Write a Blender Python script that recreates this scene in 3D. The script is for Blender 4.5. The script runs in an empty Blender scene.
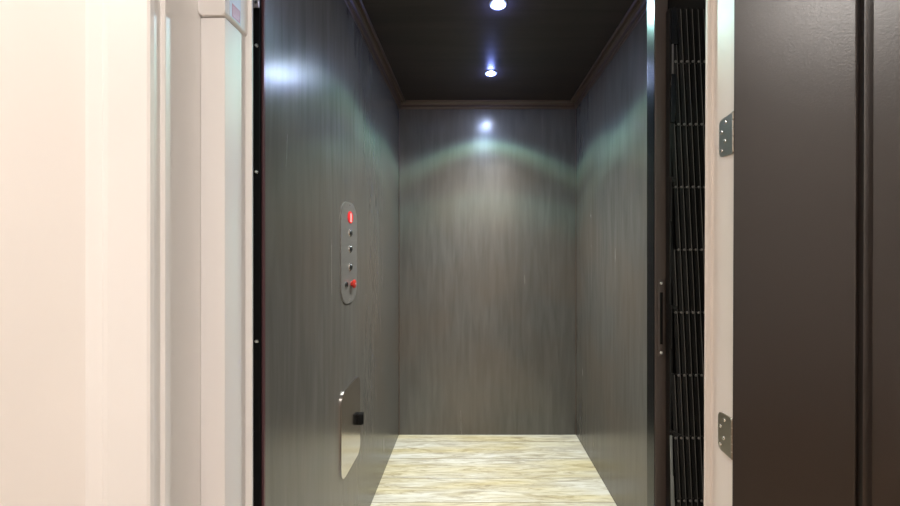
import bpy, bmesh, math, random
from mathutils import Vector, Matrix
random.seed(4)
PI = math.pi
S = bpy.context.scene
COL = S.collection

# ------------------------------------------------------------------ materials
def mat(name, base=(.5, .5, .5), rough=.5, metal=0.0, coat=0.0, coat_rough=.1, spec=.5):
    m = bpy.data.materials.new(name); m.use_nodes = True
    b = m.node_tree.nodes['Principled BSDF']
    b.inputs['Base Color'].default_value = (*base, 1)
    b.inputs['Roughness'].default_value = rough
    b.inputs['Metallic'].default_value = metal
    b.inputs['Coat Weight'].default_value = coat
    b.inputs['Coat Roughness'].default_value = coat_rough
    b.inputs['Specular IOR Level'].default_value = spec
    return m

def nd(m, kind, **kw):
    n = m.node_tree.nodes.new(kind)
    for k, v in kw.items(): setattr(n, k, v)
    return n

def grain(m, scale, c0, c1, lo=.3, hi=.7, noise=3.0, detail=8, bump=0.0, rough=None, second=None, dist=.6):
    """noise stretched by `scale` drives colour, bump and roughness"""
    L = m.node_tree.links; b = m.node_tree.nodes['Principled BSDF']
    tc = nd(m, 'ShaderNodeTexCoord'); mp = nd(m, 'ShaderNodeMapping'); mp.inputs['Scale'].default_value = scale
    L.new(tc.outputs['Object'], mp.inputs['Vector'])
    n = nd(m, 'ShaderNodeTexNoise'); n.inputs['Scale'].default_value = noise; n.inputs['Detail'].default_value = detail
    n.inputs['Distortion'].default_value = dist
    L.new(mp.outputs[0], n.inputs['Vector'])
    r = nd(m, 'ShaderNodeValToRGB')
    r.color_ramp.elements[0].position = lo; r.color_ramp.elements[0].color = (*c0, 1)
    r.color_ramp.elements[1].position = hi; r.color_ramp.elements[1].color = (*c1, 1)
    L.new(n.outputs['Fac'], r.inputs['Fac'])
    out = r.outputs['Color']
    if second:
        sc2, tint, amt = second
        n2 = nd(m, 'ShaderNodeTexNoise'); n2.inputs['Scale'].default_value = sc2; n2.inputs['Detail'].default_value = 3
        L.new(tc.outputs['Object'], n2.inputs['Vector'])
        r2 = nd(m, 'ShaderNodeValToRGB'); r2.color_ramp.elements[0].position = .42; r2.color_ramp.elements[1].position = .66
        L.new(n2.outputs['Fac'], r2.inputs['Fac'])
        mx = nd(m, 'ShaderNodeMix', data_type='RGBA', blend_type='MIX')
        mlt = nd(m, 'ShaderNodeMath', operation='MULTIPLY'); mlt.inputs[1].default_value = amt
        L.new(r2.outputs['Color'], mlt.inputs[0]); L.new(mlt.outputs[0], mx.inputs['Factor'])
        L.new(out, mx.inputs['A']); mx.inputs['B'].default_value = (*tint, 1)
        out = mx.outputs['Result']
    L.new(out, b.inputs['Base Color'])
    if bump:
        bp = nd(m, 'ShaderNodeBump'); bp.inputs['Strength'].default_value = bump; bp.inputs['Distance'].default_value = .002
        L.new(n.outputs['Fac'], bp.inputs['Height']); L.new(bp.outputs[0], b.inputs['Normal'])
    if rough:
        mr = nd(m, 'ShaderNodeMapRange'); mr.inputs['To Min'].default_value = rough[0]; mr.inputs['To Max'].default_value = rough[1]
        L.new(n.outputs['Fac'], mr.inputs['Value']); L.new(mr.outputs[0], b.inputs['Roughness'])
    return m

M = {}
M['panel'] = grain(mat('stained_panel', rough=.3, spec=.5), (36, 36, 3.4), (.088, .085, .077), (.116, .113, .103), .34, .72,
                   noise=1.0, bump=.09, rough=(.20, .30), second=(2.2, (.122, .094, .070), .40), dist=.45)
M['ceiling_wood'] = grain(mat('dark_ceiling_wood', rough=.35), (1.6, 24, 24), (.028, .021, .019), (.048, .037, .034), .35, .68, noise=1.0, bump=.1,
                          rough=(.32, .5))
M['moulding'] = mat('brown_moulding', (.085, .058, .044), .3)
M['wall_paint'] = grain(mat('hall_paint', rough=.6), (1, 1, 1), (.77, .735, .70), (.81, .775, .74), .3, .7, noise=2.2, bump=.03)
M['trim_paint'] = grain(mat('trim_paint', rough=.38), (1, 1, 1), (.83, .81, .79), (.87, .85, .83), .3, .7, noise=3, bump=.01)
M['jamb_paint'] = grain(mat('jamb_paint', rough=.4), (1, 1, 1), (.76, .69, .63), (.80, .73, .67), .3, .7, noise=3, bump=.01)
M['plastic'] = mat('cream_housing', (.80, .78, .77), .6, spec=.25)
M['black'] = mat('black_paint', (.004, .004, .004), .7, spec=.2)
M['black_gloss'] = mat('black_gloss_metal', (.006, .007, .008), .22, .0, spec=.35)
M['gate'] = mat('black_gate_metal', (.012, .0115, .011), .30, .3)
M['gate_edge'] = mat('pale_gate_metal', (.22, .21, .195), .36, .5)  # paler metal for the bar edges, rivets and guide rod
M['shaft'] = mat('shaft_black', (.012, .011, .010), .9)
M['post'] = grain(mat('bronze_post', rough=.35), (40, 40, 2), (.075, .058, .050), (.095, .075, .065), noise=1.0, rough=(.3, .42))
M['steel'] = grain(mat('brushed_steel', rough=.3, metal=1), (4, 4, 180), (.60, .57, .55), (.68, .65, .62), noise=1.0, rough=(.12, .20))
M['plate'] = grain(mat('bronzed_steel_plate', rough=.35, metal=.6), (4, 4, 160), (.26, .25, .235), (.31, .30, .285), noise=1.0, rough=(.3, .42))
M['hinge'] = mat('aged_hinge_steel', (.50, .46, .40), .34, 1.0)
M['screw'] = mat('bright_screw', (.78, .76, .72), .25, 1.0)
M['dark_button'] = mat('dark_steel_button', (.12, .13, .14), .22, 1.0)
M['red_plastic'] = mat('red_plastic', (.48, .03, .02), .3)
M['white_reflector'] = mat('light_bezel', (.30, .31, .33), .35, .0)
M['label'] = mat('label_white', (.62, .66, .74), .5)
M['label_red'] = mat('label_red', (.52, .20, .24), .5)
M['hall_floor'] = grain(mat('hall_oak', rough=.45), (2, 20, 20), (.27, .17, .10), (.38, .26, .16), noise=1.0, bump=.05)
M['sill'] = mat('aluminium_sill', (.55, .55, .54), .35, 1.0)

def emis(name, col, st):
    m = mat(name, col, .3); b = m.node_tree.nodes['Principled BSDF']
    b.inputs['Emission Color'].default_value = (*col, 1); b.inputs['Emission Strength'].default_value = st
    return m
M['led'] = emis('led_lens', (.74, .87, 1.0), 560)
M['halo_glow'] = emis('blue_halo_glow', (.22, .45, 1.0), 2.2)  # blue emission standing in for the glare halo round each lamp
M['red_lit'] = emis('red_lit_lens', (.62, .015, .02), .35)
M['digit'] = emis('lit_digit', (1.0, .45, .42), .55)
M['hall_lamp'] = emis('opal_glass', (1.0, .94, .88), 56)

# door: dark brown paint with a fine orange-peel skin
m = mat('dark_brown_door', (.013, .0088, .0066), .36, spec=.7)
L = m.node_tree.links; b = m.node_tree.nodes['Principled BSDF']
tc = nd(m, 'ShaderNodeTexCoord'); n = nd(m, 'ShaderNodeTexNoise'); n.inputs['Scale'].default_value = 420; n.inputs['Detail'].default_value = 3
L.new(tc.outputs['Object'], n.inputs['Vector'])
bp = nd(m, 'ShaderNodeBump'); bp.inputs['Strength'].default_value = .22; bp.inputs['Distance'].default_value = .0005
L.new(n.outputs['Fac'], bp.inputs['Height']); L.new(bp.outputs[0], b.inputs['Normal'])
n2 = nd(m, 'ShaderNodeTexNoise'); n2.inputs['Scale'].default_value = 5; n2.inputs['Detail'].default_value = 6
L.new(tc.outputs['Object'], n2.inputs['Vector'])
mr = nd(m, 'ShaderNodeMapRange'); mr.inputs['To Min'].default_value = .28; mr.inputs['To Max'].default_value = .32
L.new(n2.outputs['Fac'], mr.inputs['Value']); L.new(mr.outputs[0], b.inputs['Roughness'])
M['door'] = m

# cab floor: limed oak planks laid across the cab
def floor_material():
    m = mat('limed_oak_planks', (.6, .58, .5), .45)
    L = m.node_tree.links; b = m.node_tree.nodes['Principled BSDF']
    tc = nd(m, 'ShaderNodeTexCoord'); sep = nd(m, 'ShaderNodeSeparateXYZ'); L.new(tc.outputs['Object'], sep.inputs[0])
    W = .17
    off = nd(m, 'ShaderNodeMath', operation='SUBTRACT'); off.inputs[1].default_value = 1.92 - 10 * W
    L.new(sep.outputs['Y'], off.inputs[0])
    dv = nd(m, 'ShaderNodeMath', operation='DIVIDE'); dv.inputs[1].default_value = W; L.new(off.outputs[0], dv.inputs[0])
    fl = nd(m, 'ShaderNodeMath', operation='FLOOR'); L.new(dv.outputs[0], fl.inputs[0])
    fr = nd(m, 'ShaderNodeMath', operation='FRACT'); L.new(dv.outputs[0], fr.inputs[0])
    # grain, shifted per plank
    sh = nd(m, 'ShaderNodeMath', operation='MULTIPLY'); sh.inputs[1].default_value = 3.71; L.new(fl.outputs[0], sh.inputs[0])
    cmb = nd(m, 'ShaderNodeCombineXYZ')
    ax = nd(m, 'ShaderNodeMath', operation='MULTIPLY'); ax.inputs[1].default_value = 6; L.new(sep.outputs['X'], ax.inputs[0])
    ay = nd(m, 'ShaderNodeMath', operation='MULTIPLY'); ay.inputs[1].default_value = 46; L.new(sep.outputs['Y'], ay.inputs[0])
    L.new(ax.outputs[0], cmb.inputs['X']); L.new(ay.outputs[0], cmb.inputs['Y']); L.new(sh.outputs[0], cmb.inputs['Z'])
    n = nd(m, 'ShaderNodeTexNoise'); n.inputs['Scale'].default_value = 1.0; n.inputs['Detail'].default_value = 12; n.inputs['Roughness'].default_value = .68
    n.inputs['Distortion'].default_value = 1.2
    L.new(cmb.outputs[0], n.inputs['Vector'])
    r = nd(m, 'ShaderNodeValToRGB'); e = r.color_ramp.elements
    e[0].position = .34; e[0].color = (.33, .31, .25, 1); e[1].position = .60; e[1].color = (.68, .68, .60, 1)
    k = e.new(.42); k.color = (.47, .44, .34, 1); k = e.new(.50); k.color = (.58, .57, .47, 1)
    L.new(n.outputs['Fac'], r.inputs['Fac'])
    # broad golden patches
    n2 = nd(m, 'ShaderNodeTexNoise'); n2.inputs['Scale'].default_value = .22; n2.inputs['Detail'].default_value = 4
    L.new(cmb.outputs[0], n2.inputs['Vector'])
    r2 = nd(m, 'ShaderNodeValToRGB'); r2.color_ramp.elements[0].position = .44; r2.color_ramp.elements[1].position = .66
    r2.color_ramp.elements[1].color = (.75, .75, .75, 1)
    L.new(n2.outputs['Fac'], r2.inputs['Fac'])
    mx = nd(m, 'ShaderNodeMix', data_type='RGBA', blend_type='MULTIPLY')
    L.new(r2.outputs['Color'], mx.inputs['Factor']); L.new(r.outputs['Color'], mx.inputs['A']); mx.inputs['B'].default_value = (.90, .80, .50, 1)
    # seams
    a = nd(m, 'ShaderNodeMath', operation='SUBTRACT'); a.inputs[1].default_value = .5; L.new(fr.outputs[0], a.inputs[0])
    ab = nd(m, 'ShaderNodeMath', operation='ABSOLUTE'); L.new(a.outputs[0], ab.inputs[0])
    g = nd(m, 'ShaderNodeMath', operation='GREATER_THAN'); g.inputs[1].default_value = .490; L.new(ab.outputs[0], g.inputs[0])
    mx2 = nd(m, 'ShaderNodeMix', data_type='RGBA'); L.new(g.outputs[0], mx2.inputs['Factor'])
    L.new(mx.outputs['Result'], mx2.inputs['A']); mx2.inputs['B'].default_value = (.24, .21, .13, 1)
    L.new(mx2.outputs['Result'], b.inputs['Base Color'])
    bp = nd(m, 'ShaderNodeBump'); bp.inputs['Strength'].default_value = .25; bp.inputs['Distance'].default_value = .001
    L.new(n.outputs['Fac'], bp.inputs['Height']); L.new(bp.outputs[0], b.inputs['Normal'])
    return m
M['cab_floor'] = floor_material()

# ------------------------------------------------------------------ helpers
def link(name, bm, m, parent=None, kind=None, smooth=False):
    bmesh.ops.recalc_face_normals(bm, faces=bm.faces[:])
    me = bpy.data.meshes.new(name); bm.to_mesh(me); bm.free()
    o = bpy.data.objects.new(name, me); COL.objects.link(o)
    me.materials.append(m)
    if smooth:
        for p in me.polygons: p.use_smooth = True
        try: me.set_sharp_from_angle(angle=math.radians(35))
        except Exception: pass
    if parent is not None:
        o.parent = parent
        o.matrix_parent_inverse = Matrix.Translation(parent.location).inverted() if parent.type == 'EMPTY' else Matrix()
    if kind: o['kind'] = kind
    return o

def thing(name, label, cat, loc, group=None):
    o = bpy.data.objects.new(name, None); COL.objects.link(o); o.location = loc; o.empty_display_size = .02
    o['label'] = label; o['category'] = cat
    if group: o['group'] = group
    return o

def box(bm, x0, x1, y0, y1, z0, z1, bev=0, seg=2):
    t = bmesh.new()
    vs = [t.verts.new((x, y, z)) for x in (x0, x1) for y in (y0, y1) for z in (z0, z1)]
    for f in ((0, 1, 3, 2), (4, 6, 7, 5), (0, 4, 5, 1), (2, 3, 7, 6), (0, 2, 6, 4), (1, 5, 7, 3)):
        t.faces.new([vs[i] for i in f])
    if bev: bmesh.ops.bevel(t, geom=t.edges[:], offset=bev, segments=seg, affect='EDGES', profile=.5)
    me = bpy.data.meshes.new('tmp'); t.to_mesh(me); t.free(); bm.from_mesh(me); bpy.data.meshes.remove(me)
    return bm

def boxes(*a, bev=0):
    bm = bmesh.new()
    for r in a: box(bm, *r, bev=bev)
    return bm

def prism(bm, pts, axis, a0, a1):
    """extrude a closed 2-D outline along axis ('x','y','z') from a0 to a1"""
    def P(u, v, w):
        return {'z': (u, v, w), 'x': (w, u, v), 'y': (u, w, v)}[axis]
    A = [bm.verts.new(P(u, v, a0)) for u, v in pts]; B = [bm.verts.new(P(u, v, a1)) for u, v in pts]
    n = len(pts)
    for i in range(n): bm.faces.new((A[i], A[(i + 1) % n], B[(i + 1) % n], B[i]))
    bm.faces.new(A); bm.faces.new(B[::-1])
    return bm

def round_rect(u0, u1, v0, v1, r, seg=8):
    pts = []
    for cu, cv, a in ((u1 - r, v1 - r, 0), (u0 + r, v1 - r, 90), (u0 + r, v0 + r, 180), (u1 - r, v0 + r, 270)):
        for i in range(seg + 1):
            t = math.radians(a + 90 * i / seg); pts.append((cu + r * math.cos(t), cv + r * math.sin(t)))
    return pts

def plate_x(pts, x0, x1, bev=.0012):
    """plate on a wall facing +X, with a bevelled outer rim"""
    bm = prism(bmesh.new(), pts, 'x', x0, x1)
    if bev:
        es = [e for e in bm.edges if all(abs(v.co.x - x1) < 1e-6 for v in e.verts)]
        bmesh.ops.bevel(bm, geom=es, offset=bev, segments=2, affect='EDGES', profile=.5)
    return bm

def lathe(bm, prof, origin, axis=Vector((0, 0, 1)), seg=24):
    """profile of (radius, height) turned about `axis` through origin"""
    axis = Vector(axis).normalized(); q = Vector((0, 0, 1)).rotation_difference(axis)
    rings = []
    for r, h in prof:
        if r < 1e-6: rings.append([bm.verts.new(Vector(origin) + q @ Vector((0, 0, h)))]); continue
        rings.append([bm.verts.new(Vector(origin) + q @ Vector((r * math.cos(2 * PI * i / seg), r * math.sin(2 * PI * i / seg), h))) for i in range(seg)])
    for a, b in zip(rings, rings[1:]):
        for i in range(seg):
            j = (i + 1) % seg
            if len(a) == 1 and len(b) == 1: continue
            if len(a) == 1: bm.faces.new((a[0], b[i], b[j]))
            elif len(b) == 1: bm.faces.new((a[i], a[j], b[0]))
            else: bm.faces.new((a[i], a[j], b[j], b[i]))
    return bm

def screw_head(r=.004, h=.002, origin=(0, 0, 0), axis=(0, 0, 1), seg=16):
    return lathe(bmesh.new(), [(0, 0), (r, 0), (r, h * .4), (r * .75, h * .9), (r * .3, h), (0, h * .75)], origin, axis, seg)

def strip(bm, p, q, w, t, n=Vector((0, -1, 0))):
    """flat bar between p and q, width w across, thickness t along n"""
    p = Vector(p); q = Vector(q); d = (q - p).normalized(); s = d.cross(n).normalized()
    p = p - d * w * .5; q = q + d * w * .5
    V = []
    for c in (p, q):
        for a, b_ in ((-1, 0), (1, 0), (1, 1), (-1, 1)):
            V.append(bm.verts.new(c + s * (a * w / 2) + n * (b_ * t)))
    for f in ((0, 1, 2, 3), (7, 6, 5, 4), (0, 4, 5, 1), (1, 5, 6, 2), (2, 6, 7, 3), (3, 7, 4, 0)): bm.faces.new([V[i] for i in f])
    return bm

# ------------------------------------------------------------------ measures (metres; the lens stands at 0,0,1.09)
XL, XR, YB, YF, ZC = -.44, .627, 2.17, .765, 2.0      # inside of the lift cab
WY = .52                                              # hall face of the doorway wall
HZ = 2.55

# ------------------------------------------------------------------ cab shell
link('wall_left', boxes((XL - .02, XL, YF, YB + .02, 0, ZC + .02)), M['panel'], kind='structure')
link('wall_right', boxes((XR, XR + .02, .80, YB + .02, 0, ZC + .02)), M['panel'], kind='structure')
link('wall_back', boxes((XL, XR, YB, YB + .02, 0, ZC + .02)), M['panel'], kind='structure')
bm = bmesh.new()      # ceiling sheet with round cut-outs left for the lamps is one slab above the recessed cans
box(bm, XL, XR, YF, YB, ZC, ZC + .02)
link('ceiling_cab', bm, M['ceiling_wood'], kind='structure')
link('floor_cab', boxes((XL, XR, YF, YB, -.02, 0)), M['cab_floor'], kind='structure')

# double-bead crown moulding
def crown_profile():
    # (out from wall, down from ceiling)
    pts = [(0, 0), (.040, 0)]
    for i in range(7):
        t = math.radians(180 * i / 6); pts.append((.034 + .006 * math.cos(t), -.0055 * math.sin(t) - .0))
    pts += [(.026, -.004), (.018, -.016)]
    for i in range(7):
        t = math.radians(90 - 180 * i / 6); pts.append((.010 + .0065 * math.cos(t), -.024 + .0075 * math.sin(t)))
    pts += [(.003, -.034), (0, -.036)]
    return pts
cp = [(0, 0), (.044, 0), (.044, -.003), (.041, -.0075), (.036, -.009), (.030, -.0075), (.027, -.004), (.023, -.005), (.016, -.011), (.011, -.019),
      (.0125, -.023), (.0125, -.029), (.009, -.033), (.004, -.034), (.002, -.038), (0, -.038)]
def crown(name, axis, a0, a1, base, sgn):
    bm = bmesh.new()
    if axis == 'y': prism(bm, [(base + sgn * u, ZC + v) for u, v in cp], 'y', a0, a1)
    else: prism(bm, [(base + sgn * u, ZC + v) for u, v in cp], 'x', a0, a1)
    return link(name, bm, M['moulding'], kind='structure')
crown('trim_1', 'y', YF, YB, XL, 1)
crown('trim_2', 'y', .835, YB, XR, -1)
crown('trim_3', 'x', XL, XR, YB, -1)
# slim corner beads between back and side panels and a shoe line at the floor
link('trim_4', boxes((XL, XL + .004, YB - .004, YB, 0, ZC - .038), bev=.001), M['moulding'], kind='structure')
link('trim_5', boxes((XR - .004, XR, YB - .004, YB, 0, ZC - .038), bev=.001), M['moulding'], kind='structure')

# front edge of the left wall: polished strip then the black return that carries the screws
link('trim_6', boxes((XL - .004, XL + .0015, YF - .006, YF, 0, ZC), bev=.001), mat('plum_edge_strip', (.10, .045, .05), .25), kind='structure')
ret = link('trim_7', boxes((XL - .10, XL - .004, YF - .012, YF, 0, ZC + .05)), M['black'], kind='structure')
for z in (1.525, 1.2615, .908, .55):
    link('screw', screw_head(.0042, .004, (-.4497, YF - .012, z), (0, -1, 0)), M['screw'], ret)

# shaft around the cab
link('wall_shaft', boxes((-.80, -.78, .66, 2.42, -.3, 2.6), (.98, 1.0, .66, 2.42, -.3, 2.6), (-.80, 1.0, 2.40, 2.42, -.3, 2.6),
                         (-.80, 1.0, .66, 2.42, 2.58, 2.6), (-.80, 1.0, .66, 2.42, -.32, -.3)), M['shaft'], kind='structure')

# ------------------------------------------------------------------ hall shell
OL, OR, OT = -.4366, .377, 2.08                       # doorway opening
SH = .0039                                            # the right jamb stands a touch out of plumb
def shear(bm):
    for v in bm.verts: v.co.x += SH * (v.co.z - 1.09)
    return bm
bm = boxes((-2.6, OL - .02, WY, .66, 0, HZ), (OR + .03, 2.1, WY, .575, 0, HZ), (OR + .16, 2.1, .575, .66, 0, HZ), (OL - .02, OR + .03, WY, .66, OT + .02, HZ))
link('wall_front', bm, M['wall_paint'], kind='structure')
link('wall_hall_left', boxes((-2.7, -2.6, -1.9, .66, 0, HZ)), M['wall_paint'], kind='structure')
link('wall_hall_right', boxes((2.1, 2.2, -1.9, .66, 0, HZ)), M['wall_paint'], kind='structure')
link('wall_hall_back', boxes((-2.7, 2.2, -2.0, -1.9, 0, HZ)), M['wall_paint'], kind='structure')
link('floor', boxes((-2.7, 2.2, -2.0, .66, -.02, 0)), M['hall_floor'], kind='structure')
link('ceiling', boxes((-2.7, 2.2, -2.0, .66, HZ, HZ + .02)), M['trim_paint'], kind='structure')

# left casing with its jamb, one moulded profile
pl = [(-.5480, .52), (-.5475, .510), (-.5440, .5065), (-.5380, .5055), (-.5190, .5050), (-.5150, .5035), (-.5120, .4995), (-.5090, .4985),
      (-.5070, .4985), (-.5060, .4960), (-.5000, .4950), (-.4470, .4950), (-.4436, .4965), (-.4424, .5010), (-.4424, .5110), (-.4405, .5120),
      (-.4372, .5125), (-.4366, .5140), (-.4366, .6320), (-.3880, .6320), (-.3868, .6330), (-.3990, .6560), (-.4566, .6560), (-.4566, .52)]
link('trim_8', prism(bmesh.new(), pl, 'z', 0, OT), M['trim_paint'], kind='structure', smooth=False)
# right casing / jamb
pr = [(.407, .52), (.395, .5195), (.377, .5195), (.377, .5600), (.3764, .5622), (.3752, .5632), (.3738, .5640), (.3730, .5665), (.3722, .5690),
      (.3712, .5700), (.3708, .5735), (.3740, .5755), (.407, .5755)]
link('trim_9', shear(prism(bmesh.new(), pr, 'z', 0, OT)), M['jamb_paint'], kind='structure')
link('trim_10', boxes((OL - .12, OR + .12, .495, .52, OT, OT + .10), (OL, OR, .52, .656, OT, OT + .02), bev=.003), M['trim_paint'], kind='structure')
link('trim_11', boxes((-.4366, .407, .60, .755, -.03, .0)), M['sill'], kind='structure')

# ------------------------------------------------------------------ cable trunking and interlock box on the left jamb
t = thing('cable_trunking', 'cream vertical cable trunking running down the left door jamb below the white box', 'trunking', (-.4166, .605, 0))
link('channel', boxes((-.4364, -.3966, .578, .6318, .02, 1.4705), bev=.0025), M['plastic'], t, smooth=True)
t = thing('junction_box', 'white plastic box with red sticker at the top of the left door jamb', 'junction box', (-.4166, .602, 1.471))
bm = bmesh.new()
prism(bm, round_rect(-.4364, -.3935, 1.4712, 1.72, .006), 'y', .5735, .6318)
bmesh.ops.bevel(bm, geom=[e for e in bm.edges if all(abs(v.co.y - .5735) < 1e-6 for v in e.verts)], offset=.002, segments=3, affect='EDGES', profile=.5)
link('cover', bm, M['plastic'], t, smooth=True)
lab = link('warning_label', boxes((-.3935, -.3931, .584, .612, 1.4775, 1.60)), M['label'], t); lab['label'] = 'pale blue sticker with a red panel'
link('red_panel', boxes((-.3931, -.3928, .590, .610, 1.480, 1.501)), M['label_red'], lab)
link('text_line', boxes(*[(-.3928, -.39265, .5915, .5915 + w, z, z + .0012) for w, z in ((.014, 1.4835), (.017, 1.4875), (.013, 1.4915), (.016, 1.4955))]),
     mat('label_print', (.75, .55, .58), .5), lab)

# small drilled steel bracket at the head of the gap
t = thing('bracket', 'small drilled steel bracket in the dark gap above the black strip screws', 'bracket', (-.450, .75, 1.60))
bm = bmesh.new()
x0, x1, z0, z1 = -.467, -.4415, 1.601, 1.70
box(bm, x0, x1, .745, .748, z0, z1, bev=.0006)
link('bracket_plate', bm, mat('zinc_plate', (.62, .56, .54), .4, .6), t)
link('bolt', screw_head(.003, .002, (-.4475, .745, 1.611), (0, -1, 0)), M['dark_button'], t)

# ------------------------------------------------------------------ recessed ceiling lamps
def make_lamp(i, x, y, label):
    t = thing('ceiling_light', label, 'ceiling light', (x, y, ZC), 'round recessed lights in the cab ceiling')
    link('bezel', lathe(bmesh.new(), [(.0255, 0), (.0255, -.0025), (.0270, -.0036), (.0300, -.0032), (.0330, -.0015), (.034, 0)], (x, y, ZC), (0, 0, 1), 40), M['white_reflector'], t, smooth=True)
    g = link('lens', lathe(bmesh.new(), [(.018, 0), (.017, -.0022), (.012, -.0034), (0, -.0040)], (x, y, ZC), (0, 0, 1), 32), M['led'], t, smooth=True)
    link('halo_ring', lathe(bmesh.new(), [(.0175, -.0012), (.0205, -.0022), (.0235, -.0020), (.0255, -.0004)], (x, y, ZC), (0, 0, 1), 40), M['halo_glow'], t, smooth=True)  # glowing ring added to imitate the halo around the lens
    ld = bpy.data.lights.new('led_bulb', 'POINT'); ld.energy = LED_W; ld.shadow_soft_size = .016; ld.color = (1, 1, 1)
    ld.use_nodes = True
    nt = ld.node_tree; em = nt.nodes.get('Emission')
    tc = nt.nodes.new('ShaderNodeTexCoord'); sp = nt.nodes.new('ShaderNodeSeparateXYZ')
    nt.links.new(tc.outputs['Normal'], sp.inputs[0])
    ab = nt.nodes.new('ShaderNodeMath'); ab.operation = 'MULTIPLY'; ab.inputs[1].default_value = -1; nt.links.new(sp.outputs['Z'], ab.inputs[0])
    ac = nt.nodes.new('ShaderNodeMath'); ac.operation = 'ARCCOSINE'; nt.links.new(ab.outputs[0], ac.inputs[0])
    dg = nt.nodes.new('ShaderNodeMath'); dg.operation = 'DIVIDE'; dg.inputs[1].default_value = PI / 2; nt.links.new(ac.outputs[0], dg.inputs[0])
    r = nt.nodes.new('ShaderNodeValToRGB'); nt.links.new(dg.outputs[0], r.inputs['Fac'])
    e = r.color_ramp.elements
    stops = LED_STOPS
    e[0].position = 0; e[0].color = (*stops[0][1], 1); e[1].position = 1; e[1].color = (*stops[-1][1], 1)
    for a, c in stops[1:-1]:
        k = e.new(a / 90); k.color = (*c, 1)
    nt.links.new(r.outputs['Color'], em.inputs['Color'])
    o = bpy.data.objects.new('led_bulb', ld); COL.objects.link(o); o.location = (x, y, ZC - .012)
    o.parent = t; o.matrix_parent_inverse = Matrix.Translation(t.location).inverted()
    return t
LED_W = 100
# beam of the LED optic: colour and strength against the angle from straight down (degrees)
LED_STOPS = [(0, (1.0, .98, .95)), (14, (1.0, 1.0, .96)), (28, (.68, .69, .66)), (40, (.26, .27, .26)), (48, (.13, .145, .14)), (50.5, (.15, .20, .18)), (53, (.19, .30, .26)),
             (57, (.15, .30, .28)), (60, (.05, .09, .12)), (64, (.010, .014, .03)), (90, (.003, .004, .012))]
make_lamp(0, .095, 1.81, 'glowing round ceiling light nearest the back panel')
make_lamp(1, .095, 1.31, 'glowing round ceiling light cut by the top edge of the picture')

# ------------------------------------------------------------------ control panel on the left wall
t = thing('control_panel', 'tall rounded metal control panel with red display and buttons on left cab wall', 'control panel', (XL, 1.283, .916))
link('faceplate', plate_x(round_rect(1.200, 1.366, .916, 1.274, .066, 12), XL, XL + .004), M['plate'], t, smooth=True)
X0 = XL + .004
def disc_x(y, z, r, h, sq=1):
    bm = lathe(bmesh.new(), [(0, 0), (r, 0), (r, h * .7), (r * .85, h), (0, h)], (0, 0, 0), (1, 0, 0), 28)
    for v in bm.verts: v.co = Vector((X0 + v.co.x, y + v.co.y * sq, z + v.co.z))
    return bm
d = link('display', disc_x(1.288, 1.221, .0215, .003, 1.25), M['red_lit'], t, smooth=True); d['label'] = 'oval red floor display, lit'
link('digit', boxes((X0 + .003, X0 + .0036, 1.283, 1.293, 1.207, 1.235), (X0 + .003, X0 + .0036, 1.279, 1.297, 1.205, 1.209)), M['digit'], d)
for z in (1.165, 1.108, 1.0435):
    bt = link('button', disc_x(1.288, z, .0105, .006), M['dark_button'], t, smooth=True)
    link('button_ring', lathe(bmesh.new(), [(.0105, 0), (.0105, .003), (.014, .002), (.0145, 0)], (X0, 1.288, z), (1, 0, 0), 28), M['steel'], t, smooth=True)
ks = link('key_switch', disc_x(1.247, .984, .0095, .005), M['dark_button'], t, smooth=True)
link('key_slot', boxes((X0 + .005, X0 + .0054, 1.2458, 1.2482, .978, .990)), M['black'], ks)
rb = link('stop_button', lathe(bmesh.new(), [(0, 0), (.009, 0), (.009, .006), (.0145, .007), (.0158, .010), (.0152, .013), (.011, .0155), (0, .016)], (X0, 1.300, .9825), (1, 0, 0), 32),
          M['red_plastic'], t, smooth=True); rb['label'] = 'red push-pull stop button'
link('button_mark', boxes((X0 + .0158, X0 + .0162, 1.295, 1.305, .981, .984)), M['label'], rb)
for y, z in ((1.283, .926), (1.283, 1.264)):
    link('screw', screw_head(.003, .0015, (X0, y, z), (1, 0, 0)), M['steel'], t)

# ------------------------------------------------------------------ telephone cabinet door on the left wall
t = thing('phone_cabinet', 'brushed steel telephone cabinet door with black latch low on the left cab wall', 'cabinet', (XL, 1.30, .323))
link('door', plate_x(round_rect(1.200, 1.402, .323, .622, .038, 12), XL, XL + .005), M['steel'], t, smooth=True)
lt = link('latch', boxes((XL + .005, XL + .022, 1.370, 1.392, .438, .480), bev=.002), M['black'], t, smooth=True); lt['label'] = 'black plastic latch'
link('finger_lip', boxes((XL + .022, XL + .026, 1.372, 1.378, .440, .478), bev=.001), M['black'], lt)

# ------------------------------------------------------------------ gate pocket: post, partition
bm = boxes((.407, .4355, .80, .8325, 0, ZC), bev=.0015)
link('trim_12', bm, M['post'], kind='structure')
link('trim_13', boxes((.4062, .407, .802, .836, 0, ZC), bev=.0005), M['black_gloss'], kind='structure')
link('wall_pocket', boxes((.4355, .627, .826, .834, 0, ZC), (.624, .627, .70, .826, 0, ZC)), M['shaft'], kind='structure')

t = thing('strike_plate', 'dark strike plate with two bright screws on the bronze gate post', 'strike plate', (.4195, .80, .87))
bm = boxes((.4125, .4265, .7975, .80, .862, 1.035), bev=.001)
link('plate_body', bm, M['post'], t, smooth=True)
link('slot', boxes((.4165, .4225, .7969, .7975, .89, 1.005)), M['black'], t)
for z in (1.0255, .8715): link('screw', screw_head(.0038, .0025, (.4195, .7975, z), (0, -1, 0)), M['screw'], t)

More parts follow.
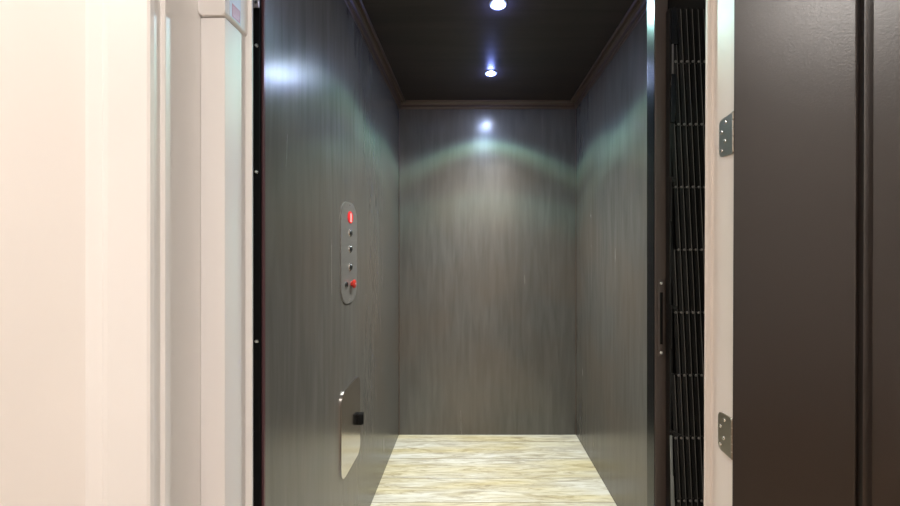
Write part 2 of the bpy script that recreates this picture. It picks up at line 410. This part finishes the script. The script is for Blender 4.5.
# ------------------------------------------------------------------ folded scissor gate
t = thing('scissor_gate', 'folded black metal scissor gate stacked in the pocket beside the bronze post', 'gate', (.475, .79, 0))
GY = .785; P = .0126; PZ = .1365; ZT = 1.09 + (254 - 62) * GY / 360    # first visible rivet row
def gx(px): return (px - 472) * GY / 360
rows = [ZT + PZ - PZ * k for k in range(-1 + 1, 13)]                    # from above the first row downwards
rowsx = [gx(675.2) + (P * .5 if k % 2 == 0 else 0) for k in range(len(rows))]
ncol = 6
# riveted strips: front layer leans one way, rear layer the other
for k in range(0, len(rows) - 2, 2):
    for i in range(ncol):
        top = ZT + .113 if k == 0 else rows[k]
        f = (top - rows[k + 2]) / (rows[k] - rows[k + 2])
        xb = rowsx[k + 2] + (i + 1) * P - P; xt = rowsx[k] + i * P - P
        xa = xb + (xt - xb) * f
        bm = bmesh.new()
        strip(bm, (xa, GY, top), (xb, GY, rows[k + 2]), .0078, .0016)
        o = link('lattice_bar', bm, M['gate'], t)
        bm = bmesh.new()
        strip(bm, (xa + .0034, GY - .0016, top), (xb + .0034, GY - .0016, rows[k + 2]), .0009, .0010)
        link('raised_edge', bm, M['gate_edge'], o)
for k in range(0, len(rows) - 2, 2):
    for i in range(ncol):
        top = ZT + .113 if k == 0 else rows[k]
        bm = bmesh.new()
        strip(bm, (rowsx[k] + i * P, GY + .008, top), (rowsx[k + 2] + (i - 1) * P, GY + .008, rows[k + 2]), .0078, .0016)
        link('rear_lattice_bar', bm, M['gate'], t)
for k, z in enumerate(rows):
    if k == 0: continue
    for i in range(ncol):
        x = rowsx[k] + i * P - (P if k % 2 == 0 and False else 0)
        bm = lathe(bmesh.new(), [(.0016, -.010), (.0016, -.001), (.0030, -.001), (.0028, .0012), (.0015, .0022), (0, .0024)], (x, GY - .0016, z), (0, -1, 0), 14)
        link('rivet', bm, M['gate_edge'], t, smooth=True)
# leading upright with its end plates and catches
link('lead_channel', boxes((gx(668.6), gx(670.6), GY - .004, GY + .012, .03, ZT + .115), bev=.0006), M['gate'], t)
bm = bmesh.new()
prism(bm, [(gx(669.8), ZT + .035), (gx(669.8), ZT + .106), (gx(671.5), ZT + .115), (gx(674.6), ZT + .117), (gx(676.2), ZT + .035)], 'y', GY - .0065, GY - .0045)
pt = link('end_plate', bm, M['black_gloss'], t); pt['label'] = 'glossy top end plate'
link('guide_rod', boxes((gx(670.2), gx(671.6), GY - .008, GY - .006, ZT - .03, ZT + .035), bev=.0003), M['gate_edge'], t)
link('guide_sleeve', boxes((gx(668.6), gx(673.2), GY - .010, GY - .005, ZT - .135, ZT - .030), bev=.001), M['black_gloss'], t)
for y0, y1, xa, xb in ((178, 182, 668.5, 673.5), (305, 308, 668.5, 674.5)):
    z1 = 1.09 + (254 - y0) * GY / 360; z0 = 1.09 + (254 - y1) * GY / 360
    c = link('catch', boxes((gx(xa), gx(xb), GY - .012, GY - .004, z0, z1), (gx(xa + .2), gx(xa + 1.4), GY - .010, GY - .006, z0 - .085, z0), bev=.0006), M['gate'], t)
# drag arm at the foot of the lead upright
za = 1.09 + (254 - 430) * (GY - .01) / 360
bm = bmesh.new(); strip(bm, (gx(667.6), GY - .012, za - .012), (gx(670.5), GY - .012, .30), .0040, .003)
da = link('drag_arm', bm, mat('grey_arm', (.30, .32, .31), .4, .5), t); da['label'] = 'grey metal arm hanging from a black knuckle'
bm = bmesh.new(); strip(bm, (gx(669.4), GY - .010, za - .10), (gx(676), GY - .010, .22), .0042, .003); link('brace', bm, da.data.materials[0], da)
bm = bmesh.new(); strip(bm, (gx(667.5), GY - .015, za), (gx(674.5), GY - .015, za - .008), .006, .004); link('knuckle', bm, M['gate'], da)

# ------------------------------------------------------------------ hall door, swung open towards the lens, with its hinges
A = math.radians(30)
hx, hy = .3705, .516                                   # hinge line
D = Vector((math.sin(A), -math.cos(A), 0)); N = Vector((-math.cos(A), -math.sin(A), 0))
def W(u, v, z):                                        # u along the leaf, v out of its visible face
    p = Vector((hx, hy, 0)) + D * u + N * v; return Vector((p.x + SH * (z - 1.09), p.y, z))
def dbox(bm, u0, u1, v0, v1, z0, z1, bev=0):
    b2 = bmesh.new(); box(b2, u0, u1, v0, v1, z0, z1, bev=bev)
    for v in b2.verts: v.co = W(*v.co)
    me = bpy.data.meshes.new('t'); b2.to_mesh(me); b2.free(); bm.from_mesh(me); bpy.data.meshes.remove(me); return bm
ST, DW, DZ0, DZ1 = .1265, .80, .012, 2.07
bm = bmesh.new()
dbox(bm, .003, ST, -.038, 0, DZ0, DZ1, .0015); dbox(bm, DW - ST, DW, -.038, 0, DZ0, DZ1, .0015)
dbox(bm, ST, DW - ST, -.038, 0, DZ0, .24); dbox(bm, ST, DW - ST, -.038, 0, DZ1 - .13, DZ1)
dbox(bm, ST, DW - ST, -.030, -.0095, .23, DZ1 - .12)    # recessed field
dr = link('door_1', bm, M['door'], kind='structure')
bm = bmesh.new()      # ovolo bead round the field
prof = [(ST - .001, -.0005), (ST + .0010, -.0035), (ST + .0030, -.0010), (ST + .0058, .0002), (ST + .0082, -.0020), (ST + .0098, -.0060), (ST + .0112, -.0105), (ST - .001, -.0105)]
prism(bm, prof, 'z', .24, DZ1 - .13)
for v in bm.verts: v.co = W(v.co.x, v.co.y, v.co.z)
link('panel_bead', bm, M['door'], dr, smooth=True)
bm = bmesh.new(); prism(bm, [(DW - u, v) for u, v in prof], 'z', .24, DZ1 - .13)
for v in bm.verts: v.co = W(v.co.x, v.co.y, v.co.z)
link('panel_bead', bm, M['door'], dr, smooth=True)

def hinge(zc, hh, up):
    # leaf on the jamb face (facing -X); its free corners are cut at a slant
    x = .377 + SH * (zc - 1.09)
    y0, y1 = .519, .5470
    c = .006
    zt, zb = zc + hh / 2, zc - hh / 2
    pts = [(y0, zt + .001), (y1 - c, zt - .001), (y1 - .002, zt - .003), (y1, zt - .007), (y1, zb + .006), (y1 - .002, zb + .002), (y1 - .005, zb), (y0, zb - .001)]
    if not up: pts = [(y, 2 * zc - z) for y, z in pts]
    bm = prism(bmesh.new(), pts, 'x', x - .0022, x - .0002)
    lf = link('hinge', bm, M['hinge'], dr)
    # knuckle barrel with joints
    b2 = bmesh.new(); n = 5
    for i in range(n):
        a0 = zb + (zt - zb) * i / n + .0005; a1 = zb + (zt - zb) * (i + 1) / n - .0005
        lathe(b2, [(0, a0), (.0016, a0), (.0019, a0 + .0004), (.0019, a1 - .0004), (.0016, a1), (0, a1)], (.3742 + SH * (zc - 1.09), .5165, 0), (0, 0, 1), 20)
    lathe(b2, [(0, zt), (.0015, zt), (.0018, zt + .001), (0, zt + .0025)], (.3742 + SH * (zc - 1.09), .5165, 0), (0, 0, 1), 16)
    link('knuckle', b2, M['hinge'], lf, smooth=True)
    for k, (yy, fz) in enumerate(((.5335, .36), (.5415, .14), (.5345, -.12), (.5415, -.34))):
        zz = zc + hh * (fz if up else fz)
        link('screw', screw_head(.0027, .0012, (x - .0022, yy, zz), (-1, 0, 0)), M['screw'], lf)
hinge(1.09 + (254 - 136) * .533 / 360, .0575, True)
hinge(1.09 + (254 - 434) * .533 / 360, .0575, False)

# ------------------------------------------------------------------ hall lighting
def hall_lamp(x, y, w, r, label):
    t = thing('ceiling_lamp', label, 'ceiling lamp', (x, y, HZ), 'opal hall ceiling lamps behind the camera')
    link('base', lathe(bmesh.new(), [(0, 0), (r * 1.05, 0), (r * 1.05, -.02), (0, -.02)], (x, y, HZ), (0, 0, 1), 40), M['trim_paint'], t, smooth=True)
    link('lamp_shade', lathe(bmesh.new(), [(r, -.02), (r * .98, -.05), (r * .8, -.08), (r * .4, -.095), (0, -.10)], (x, y, HZ), (0, 0, 1), 40), M['hall_lamp'], t, smooth=True)
    ld = bpy.data.lights.new('bulb', 'AREA'); ld.shape = 'DISK'; ld.size = 2 * r; ld.energy = w; ld.color = (1, .945, .91)
    o = bpy.data.objects.new('bulb', ld); COL.objects.link(o); o.location = (x, y, HZ - .11)
    o.parent = t; o.matrix_parent_inverse = Matrix.Translation(t.location).inverted()
hall_lamp(-1.50, -.18, 1, .21, 'opal glass hall ceiling lamp on the left of the hall')
hall_lamp(.65, -1.30, 19, .20, 'unseen opal hall ceiling lamp behind the camera, added as fill light')  # unseen lamp added to brighten the doorway wall and right-facing jamb faces

w = bpy.data.worlds.new('World'); S.world = w; w.use_nodes = True
w.node_tree.nodes['Background'].inputs['Color'].default_value = (.02, .02, .02, 1)

# ------------------------------------------------------------------ camera
cd = bpy.data.cameras.new('camera'); cd.sensor_width = 36; cd.lens = 14.4; cd.clip_start = .02
cd.shift_x = -22 / 900; cd.shift_y = 1 / 900
co = bpy.data.objects.new('camera', cd); COL.objects.link(co); co.location = (0, 0, 1.09); co.rotation_euler = (PI / 2, 0, 0)
S.camera = co
S.view_settings.view_transform = 'Standard'; S.view_settings.look = 'None'; S.view_settings.gamma = 1; S.view_settings.exposure = 0
S.view_settings.use_curve_mapping = False
